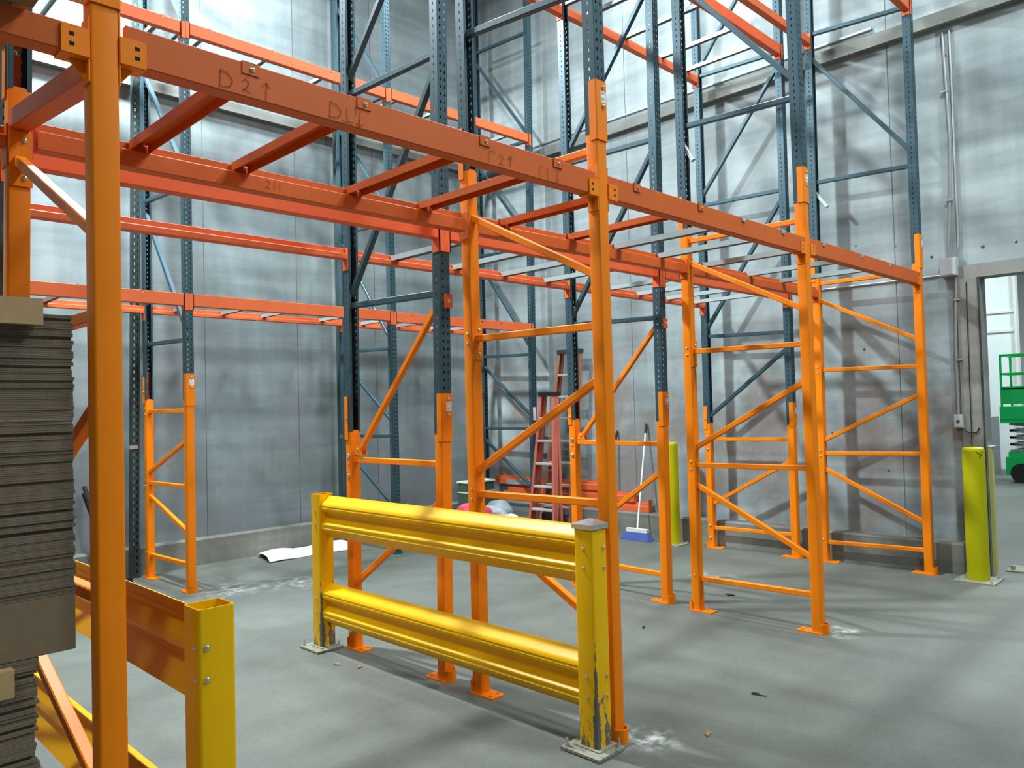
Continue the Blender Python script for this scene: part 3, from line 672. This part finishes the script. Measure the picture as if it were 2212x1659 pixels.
def wbox(name, y0, y1, z0, z1, d, label, mat=BOXG):
    root = tag(empty(name, (XR, (y0 + y1) / 2, z0)), label, 'electrical box')
    MB().box(-d, 0, -(y1 - y0) / 2, (y1 - y0) / 2, 0, z1 - z0).build('box_body', mat, root)
    MB().box(-d - .006, -d, -(y1 - y0) / 2 + .008, (y1 - y0) / 2 - .008, .01, z1 - z0 - .01).build('cover', mat, root); return root
wbox('junction_box', 2.245, 2.40, 2.94, 3.12, .08, 'grey junction box on the right wall above the doorway corner')
sw = wbox('switch_box', 2.255, 2.335, 1.43, 1.56, .06, 'small grey switch box on the wall above the front bollard')
MB().box(-.072, -.066, -.012, .012, .05, .075).build('switch_lever', BLACKISH, sw)
tag(MB().tube([Vector((8.56, 2.27, 1.43)), Vector((8.555, 2.22, 1.385)), Vector((8.555, 2.14, 1.38)), Vector((8.56, 2.12, 1.43))], .006, 6).build('loose_cable', BLACKP), 'short loose black cable hanging under the switch box', 'cable')
tag(MB().tube([Vector((8.565, 2.18, 2.86)), Vector((8.565, 2.185, 2.2)), Vector((8.56, 2.19, 1.2))], .004, 6).build('thin_cable', BLACKP), 'thin dark cable hanging down the pier beside the doorway', 'cable')
tag(MB().bar(Vector((8.59, 2.98, 5.70)), Vector((8.59, 9.1, 5.70)), .03).build('wall_pipe', CONDUIT), 'thin pipe running along the right wall just above the ledge', 'pipe')

# ------------------------------------------------------------------ cardboard at left
def box_blank(w_, d_, th=.0048):
    b = MB()
    for z0 in (0, th + .0008): b.box(-w_, 0, 0, d_, z0, z0 + th)
    return b
BL = box_blank(1.10, .95).mesh('flattened_box', CARD, False)
def blanks(x, z0, z1, label, group, rag=1):
    z = z0; i = 0
    while z + .0108 < z1:
        jx = random.uniform(-.004, .003) * rag; jy = random.uniform(-.003, .004) + (.008 if i % 13 in (4, 9) and i % 4 else 0)
        o = bpy.data.objects.new('flattened_box', BL); COL.objects.link(o); o.location = (x + jx, 2.55 + jy, z)
        tag(o, label, 'cardboard box', group); z += .0108; i += 1
    return z
def pallet(x1, y0, z0, wx, dy, label):
    root = tag(empty('wooden_pallet', (x1 - wx / 2, y0 + dy / 2, z0)), label, 'pallet')
    n = 6
    for i in range(n):
        y = -dy / 2 + i * (dy - .09) / (n - 1); MB().box(-wx / 2, wx / 2, y, y + .09, .115, .131).build('deck_board', WOOD, root)
    for i in range(3):
        x = -wx / 2 + i * (wx - .04) / 2; MB().box(x, x + .04, -dy / 2, dy / 2, .018, .115).build('stringer', WOOD, root)
    for i in range(4):
        y = -dy / 2 + i * (dy - .09) / 3; MB().box(-wx / 2, wx / 2, y, y + .09, .0, .018).build('bottom_board', WOOD, root)
    return root
pallet(.64, 2.50, 0, 1.2, 1.0, 'wooden pallet on the floor under the cardboard stacks at far left')
zt = blanks(.612, .132, 1.078, 'flattened cardboard box in the lower, narrower stack at the bottom left corner', 'flattened boxes in the lower stack', 2.2)
cb = tag(empty('cardboard_carton', (.712, 2.552, zt + .002)), 'plain brown folded carton lying between the two cardboard stacks at left', 'carton')
ch = 1.236 - zt
MB().box(-1.1, 0, 0, .93, 0, ch - .002).build('carton_body', CARDP, cb, False)
zt2 = blanks(.712, zt + ch + .001, 2.062, 'flattened cardboard box in the tall stack left of the nearest orange post', 'flattened boxes in the upper stack')
tf = tag(empty('carton_sleeve', (.622, 2.50, 2.02)), 'tan cardboard flap folded over the top front of the tall cardboard stack', 'carton')
MB().box(-1.0, 0, 0, .035, 0, .075).box(-1.0, 0, .035, .6, zt2 - 2.02 + .002, .075).build('carton_body', CARDL, tf, False)
tg = tag(empty('carton_sleeve', (.545, 2.50, .99)), 'small tan flap hanging at the top of the lower cardboard stack', 'carton')
MB().box(-1.0, 0, 0, .035, 0, .075).build('carton_body', CARDL, tg, False)
pallet(.60, 2.40, 2.926, 1.2, 1.15, 'dark wooden pallet resting on the beam in the top left corner')
for i, (x, y) in enumerate(((-.56, 2.44), (.02, 2.44), (-.56, 3.0), (.02, 3.0))):
    for z in (3.06, 3.62):
        tag(MB().box(x, x + .55, y, y + .53, z, z + .55).build('cardboard_carton', CARDP, None, False), 'brown carton loaded on the pallet in the top left corner', 'carton', 'cartons on the high pallet')

# ------------------------------------------------------------------ ladders
def ladder(x, y0, y1, h, wt, label, steps, lean, red=True, rear=.10, railcol=None, side=0):
    """closed stepladder, steps face -x; feet between y0 and y1, leaning to +x"""
    yc = (y0 + y1) / 2; wb = (y1 - y0) / 2
    root = tag(empty('stepladder', (x, yc, 0)), label, 'ladder')
    rc = railcol or (FIBRE if red else ALU)
    T = lambda s, z, off=0: Vector((lean * z / h + off, s * (wb + (wt - wb) * z / h) + side * z / h, z))
    for s in (-1, 1):
        p, q = T(s, .0), T(s, h)
        pr = [(-.044, -.020), (.044, -.020), (.044, .020), (.036, .020), (.036, -.012), (-.036, -.012), (-.036, .020), (-.044, .020)]
        pr = [(a, b_ * -s) for a, b_ in pr]
        MB().prism(pr, p, q, xd=(1, 0, 0), zd=(0, 1, 0)).build('front_rail', rc, root, False)
        MB().bar(T(s, 0, rear + .03), T(s, h, rear * .5), .045).build('rear_rail', rc, root)
        MB().box(-.04, .04, -.02, .02, 0, .03).build('rubber_foot', BLACKP, root).location = T(s, 0)
    for i in range(steps):
        z = (i + 1) * h / (steps + 1); a, b_ = T(-1, z), T(1, z)
        MB().bar(a, b_, .085, .034).build('step', ALU, root)
    for i in range(3):
        z = h * (.2 + .25 * i); MB().bar(T(-1, z, rear), T(1, z, rear), .02).build('rear_crossbar', ALU, root)
    MB().box(lean - .06, lean + rear, side - wt - .03, side + wt + .03, h - .01, h + .045).build('top_cap', BLACKP if red else BLACKISH, root)
    return root
ladder(7.90, 7.11, 7.58, 1.90, .11, 'red fibreglass stepladder with black top, the shorter and nearer of the two ladders', 5, .10, side=-.09)
ladder(8.26, 7.14, 7.68, 2.50, .165, 'taller worn stepladder with grey top leaning behind the shorter red one', 7, .12, railcol=paint('weathered_fibreglass', (.42, .17, .11), .6, wear=.1, wearcol=(.4, .4, .3)), red=False, rear=.07, side=-.24)

# ------------------------------------------------------------------ spare beams lying on the kerb
def spare(y0, y1, z, x, label):
    root = tag(empty('spare_beam', (x, y0, z)), label, 'rack beam', 'spare beams on the kerb')
    MB().prism([(-.034, 0), (.034, 0), (.034, .12), (-.004, .12), (-.004, .078), (-.030, .078), (-.034, .074)], (0, 0, 0), (0, y1 - y0, 0), xd=(1, 0, 0), zd=(0, 0, 1)).build('beam_body', RUSTF, root)
    MB().box(-.044, .04, -.006, 0, -.0, .17).build('connector', RUSTF, root); return root
spare(5.98, 8.45, .312, 8.53, 'spare red beam lying lowest on the kerb, its end nearest the blue broom')
spare(6.22, 8.62, .434, 8.535, 'spare red beam in the middle of the pile on the kerb')
spare(6.64, 8.9, .557, 8.54, 'spare red beam on top of the pile on the kerb behind the ladders')
tag(MB().box(8.478, 8.49, 7.95, 8.62, .56, .63).build('grey_strip', TARP), 'grey board stood against the top spare beam behind the ladder', 'board')

# ------------------------------------------------------------------ brooms
def broom(bx, by, tx, ty, tz, label, head=True):
    root = tag(empty('push_broom', (bx, by, 0)), label, 'broom')
    p = Vector((0, 0, .13)); q = Vector((tx - bx, ty - by, tz)); d = (q - p).normalized(); L = (q - p).length
    MB().cyl(p, p + d * (L - .13), .012, 12).build('handle', WHITE, root)
    MB().cyl(p + d * (L - .13), p + d * (L - .02), .018, 12, .016).cyl(p + d * (L - .02), q, .016, 12, .009).build('grip', BLACKP, root)
    MB().box(-.03, .03, -.16, .16, .10, .145).build('broom_head', LIDW, root)
    b = MB(); b.add([(-.03, -.16, .10), (.03, -.16, .10), (.03, .16, .10), (-.03, .16, .10), (-.075, -.23, .003), (.055, -.23, .003), (.055, .23, .003), (-.075, .23, .003)],
                    [(0, 1, 2, 3), (4, 5, 6, 7), (0, 1, 5, 4), (1, 2, 6, 5), (2, 3, 7, 6), (3, 0, 4, 7)])
    b.build('bristles', BLUEB, root, False)
    return root
broom(8.21, 5.97, 8.575, 6.035, 1.485, 'white-handled push broom with blue bristles leaning on the right wall')
broom(8.23, 6.62, 8.575, 6.52, 1.39, 'broom whose black tip shows beside the tall orange post, left of the blue-bristled broom')
bb = tag(empty('floor_squeegee', (2.78, 8.72, 0)), 'black-gripped pole leaning at the back wall, seen between the cardboard and the nearest post', 'broom')
p = Vector((0, 0, .05)); q = Vector((2.615 - 2.78, 9.03 - 8.72, 1.03))
MB().cyl(p, p.lerp(q, .70), .016, 10).build('handle', CONDUIT, bb)
MB().cyl(p.lerp(q, .68), p.lerp(q, .93), .030, 12, .045).cyl(p.lerp(q, .93), q, .022, 12).build('grip', BLACKP, bb)
MB().box(-.2, .2, -.02, .02, 0, .06).build('squeegee_blade', BLACKP, bb)

# ------------------------------------------------------------------ clutter by the corner
def lumpy(name, loc, size, mat, label, cat, seed, amp=.45):
    bm = bmesh.new(); bmesh.ops.create_icosphere(bm, subdivisions=4, radius=1)
    rnd = random.Random(seed); ph = [(rnd.uniform(2, 8), rnd.uniform(2, 8), rnd.uniform(2, 8), rnd.uniform(0, 6)) for _ in range(9)]
    for v in bm.verts:
        d = sum(math.sin(a * v.co.x + b_ * v.co.y + c * v.co.z + e) for a, b_, c, e in ph) / 9
        v.co *= 1 + amp * d; v.co.z = max(v.co.z, -.55)
        v.co = Vector((v.co.x * size[0], v.co.y * size[1], (v.co.z + .55) * size[2]))
    me = bpy.data.meshes.new(name); bm.to_mesh(me); bm.free(); me.materials.append(mat)
    me.polygons.foreach_set('use_smooth', [True] * len(me.polygons))
    o = bpy.data.objects.new(name, me); COL.objects.link(o); o.location = loc; return tag(o, label, cat)
lumpy('pink_cloth_bag', (7.28, 8.10, .0), (.34, .17, .27), PINK, 'crumpled pink cloth bag on the floor by the back corner', 'bag', 3)
lumpy('plastic_sheet', (7.92, 8.24, 0), (.24, .22, .23), TARP, 'crumpled grey plastic sheeting heaped on the floor left of the ladder', 'plastic sheet', 5, .5)
lumpy('paper_scrap', (7.75, 7.80, 0), (.16, .12, .14), FOAM, 'crumpled white paper in front of the grey plastic heap', 'paper', 8, .5)
cr = tag(empty('storage_crate', (7.85, 8.63, 0)), 'dark green crate with a pale rim standing behind the pink bag', 'crate')
MB().box(-.27, .27, -.10, .10, 0, .645).build('crate_body', CRATEG, cr); MB().box(-.285, .285, -.115, .115, .645, .67).box(-.275, .275, -.105, .105, .50, .515).build('crate_rim', LIDW, cr)
tl = tag(empty('tool_box', (8.145, 7.36, 0)), 'black tool box standing behind the foot of the shorter ladder', 'tool box')
MB().box(-.055, .055, -.17, .17, 0, .24).build('box_body', BLACKP, tl); MB().box(-.012, .012, -.07, .07, .24, .27).build('handle', BLACKP, tl)

# white foam sheet on the floor by the back wall
def sheet():
    bm = bmesh.new(); nx, ny = 40, 12; g = []
    for i in range(nx + 1):
        row = []
        for j in range(ny + 1):
            u = i / nx; v = j / ny
            x = 4.42 + u * 1.17 + .16 * (1 - v) * (1 - u) * 0; y = 8.47 + v * .50 + u * .04 * math.sin(u * 5)
            x += .10 * v * (1 - u)
            z = .014 + .085 * math.sin(math.pi * v) ** .7 * (.75 + .25 * math.sin(u * 9)) + .006 * math.sin(13 * u + 9 * v)
            row.append(bm.verts.new((x, y, z)))
        g.append(row)
    for i in range(nx):
        for j in range(ny): bm.faces.new((g[i][j], g[i + 1][j], g[i + 1][j + 1], g[i][j + 1]))
    me = bpy.data.meshes.new('foam_sheet'); bm.to_mesh(me); bm.free(); me.materials.append(FOAM)
    me.polygons.foreach_set('use_smooth', [True] * len(me.polygons))
    o = bpy.data.objects.new('foam_sheet', me); COL.objects.link(o)
    md = o.modifiers.new('s', 'SOLIDIFY'); md.thickness = .012; md.offset = -1
    return tag(o, 'long white foam sheet lying on the floor along the back wall kerb', 'foam sheet')
sheet()
# small bits on the floor
tag(MB().tube([Vector((4.30 + .018 * math.cos(a), 2.30 + .028 * math.sin(a), .004)) for a in [i * .5 for i in range(-1, 6)]] + [Vector((4.31, 2.24, .004))], .003, 6).build('plastic_hook', BLACKP), 'small black plastic hook lying on the open floor at lower right', 'debris')
def scrap(x, y, sx, sy, rz, mat, label):
    o = MB().prism([(-sx, -sy), (sx * .7, -sy * .8), (sx, sy * .5), (-sx * .4, sy)], (0, 0, 0), (0, 0, .008), xd=(1, 0, 0), zd=(0, 1, 0)).build('floor_scrap', mat); o.location = (x, y, 0.0); o.rotation_euler = (0, 0, rz); tag(o, label, 'debris')
scrap(5.95, 3.98, .035, .02, .4, BLACKP, 'small black scrap on the floor beside the second row leg with the broom behind it')
scrap(6.35, 3.62, .04, .025, 1.2, BLACKP, 'small black scrap on the floor behind the lowest rail of the third front frame')
scrap(3.62, 2.22, .03, .012, .2, WOOD, 'thin wood splinter on the floor right of the guard foot')
scrap(2.95, 4.72, .03, .02, .9, WOOD, 'brown wood chip on the floor near the far guard foot')
scrap(3.02, 4.55, .025, .015, .1, WOOD, 'tiny reddish chip on the floor in front of the far guard foot')
scrap(5.02, 3.62, .035, .01, .5, BLACKP, 'thin dark sliver on the open floor in the middle bay')

# ------------------------------------------------------------------ scissor lift in the next room
def lift():
    root = tag(empty('scissor_lift', (18.2, 3.05, 0)), 'green scissor lift parked in the next room, seen through the doorway', 'scissor lift')
    MB().box(-.40, .40, -.95, .92, .14, .50).box(-.34, .34, -.9, .88, .50, .60).build('chassis', GREEN, root)
    for sx in (-1, 1):
        for y in (-.65, .65): MB().cyl((sx * .36, y, .19), (sx * .44, y, .19), .19, 20).build('wheel', BLACKP, root)
    for i in range(4):
        z0 = .62 + i * .135
        for sx in (-.3, .3):
            for s in (-1, 1): MB().bar((sx, -s * .85, z0), (sx, s * .85, z0 + .13), .05, .05).build('scissor_arm', GREYM, root)
    MB().box(-.42, .42, -1.0, .98, 1.17, 1.24).box(-.43, .43, -1.0, .98, 1.24, 1.50).build('platform', GREEN, root)
    r = MB()
    for z in (1.85, 2.15, 2.52):
        for sx in (-.40, .40): r.bar((sx, -.98, z), (sx, .94, z), .04)
        for y in (-.98, .94): r.bar((-.40, y, z), (.40, y, z), .04)
    for sx in (-.40, .40):
        for y in (-.98, -.3, .35, .94): r.bar((sx, y, 1.5), (sx, y, 2.52), .04)
    r.build('guardrail', GREEN, root)
    MB().box(-.43, -.41, -.25, .32, 2.1, 2.5).build('control_panel', GREEN, root)
    MB().box(-.42, -.41, .5, .92, 1.55, 1.9).build('mesh_panel', GREEN, root)
lift()
tag(MB().box(19.2, 20.2, 4.6, 5.3, 0, 1.25).build('storage_cabinet', GREYM), 'grey cabinet standing beyond the green lift', 'cabinet')
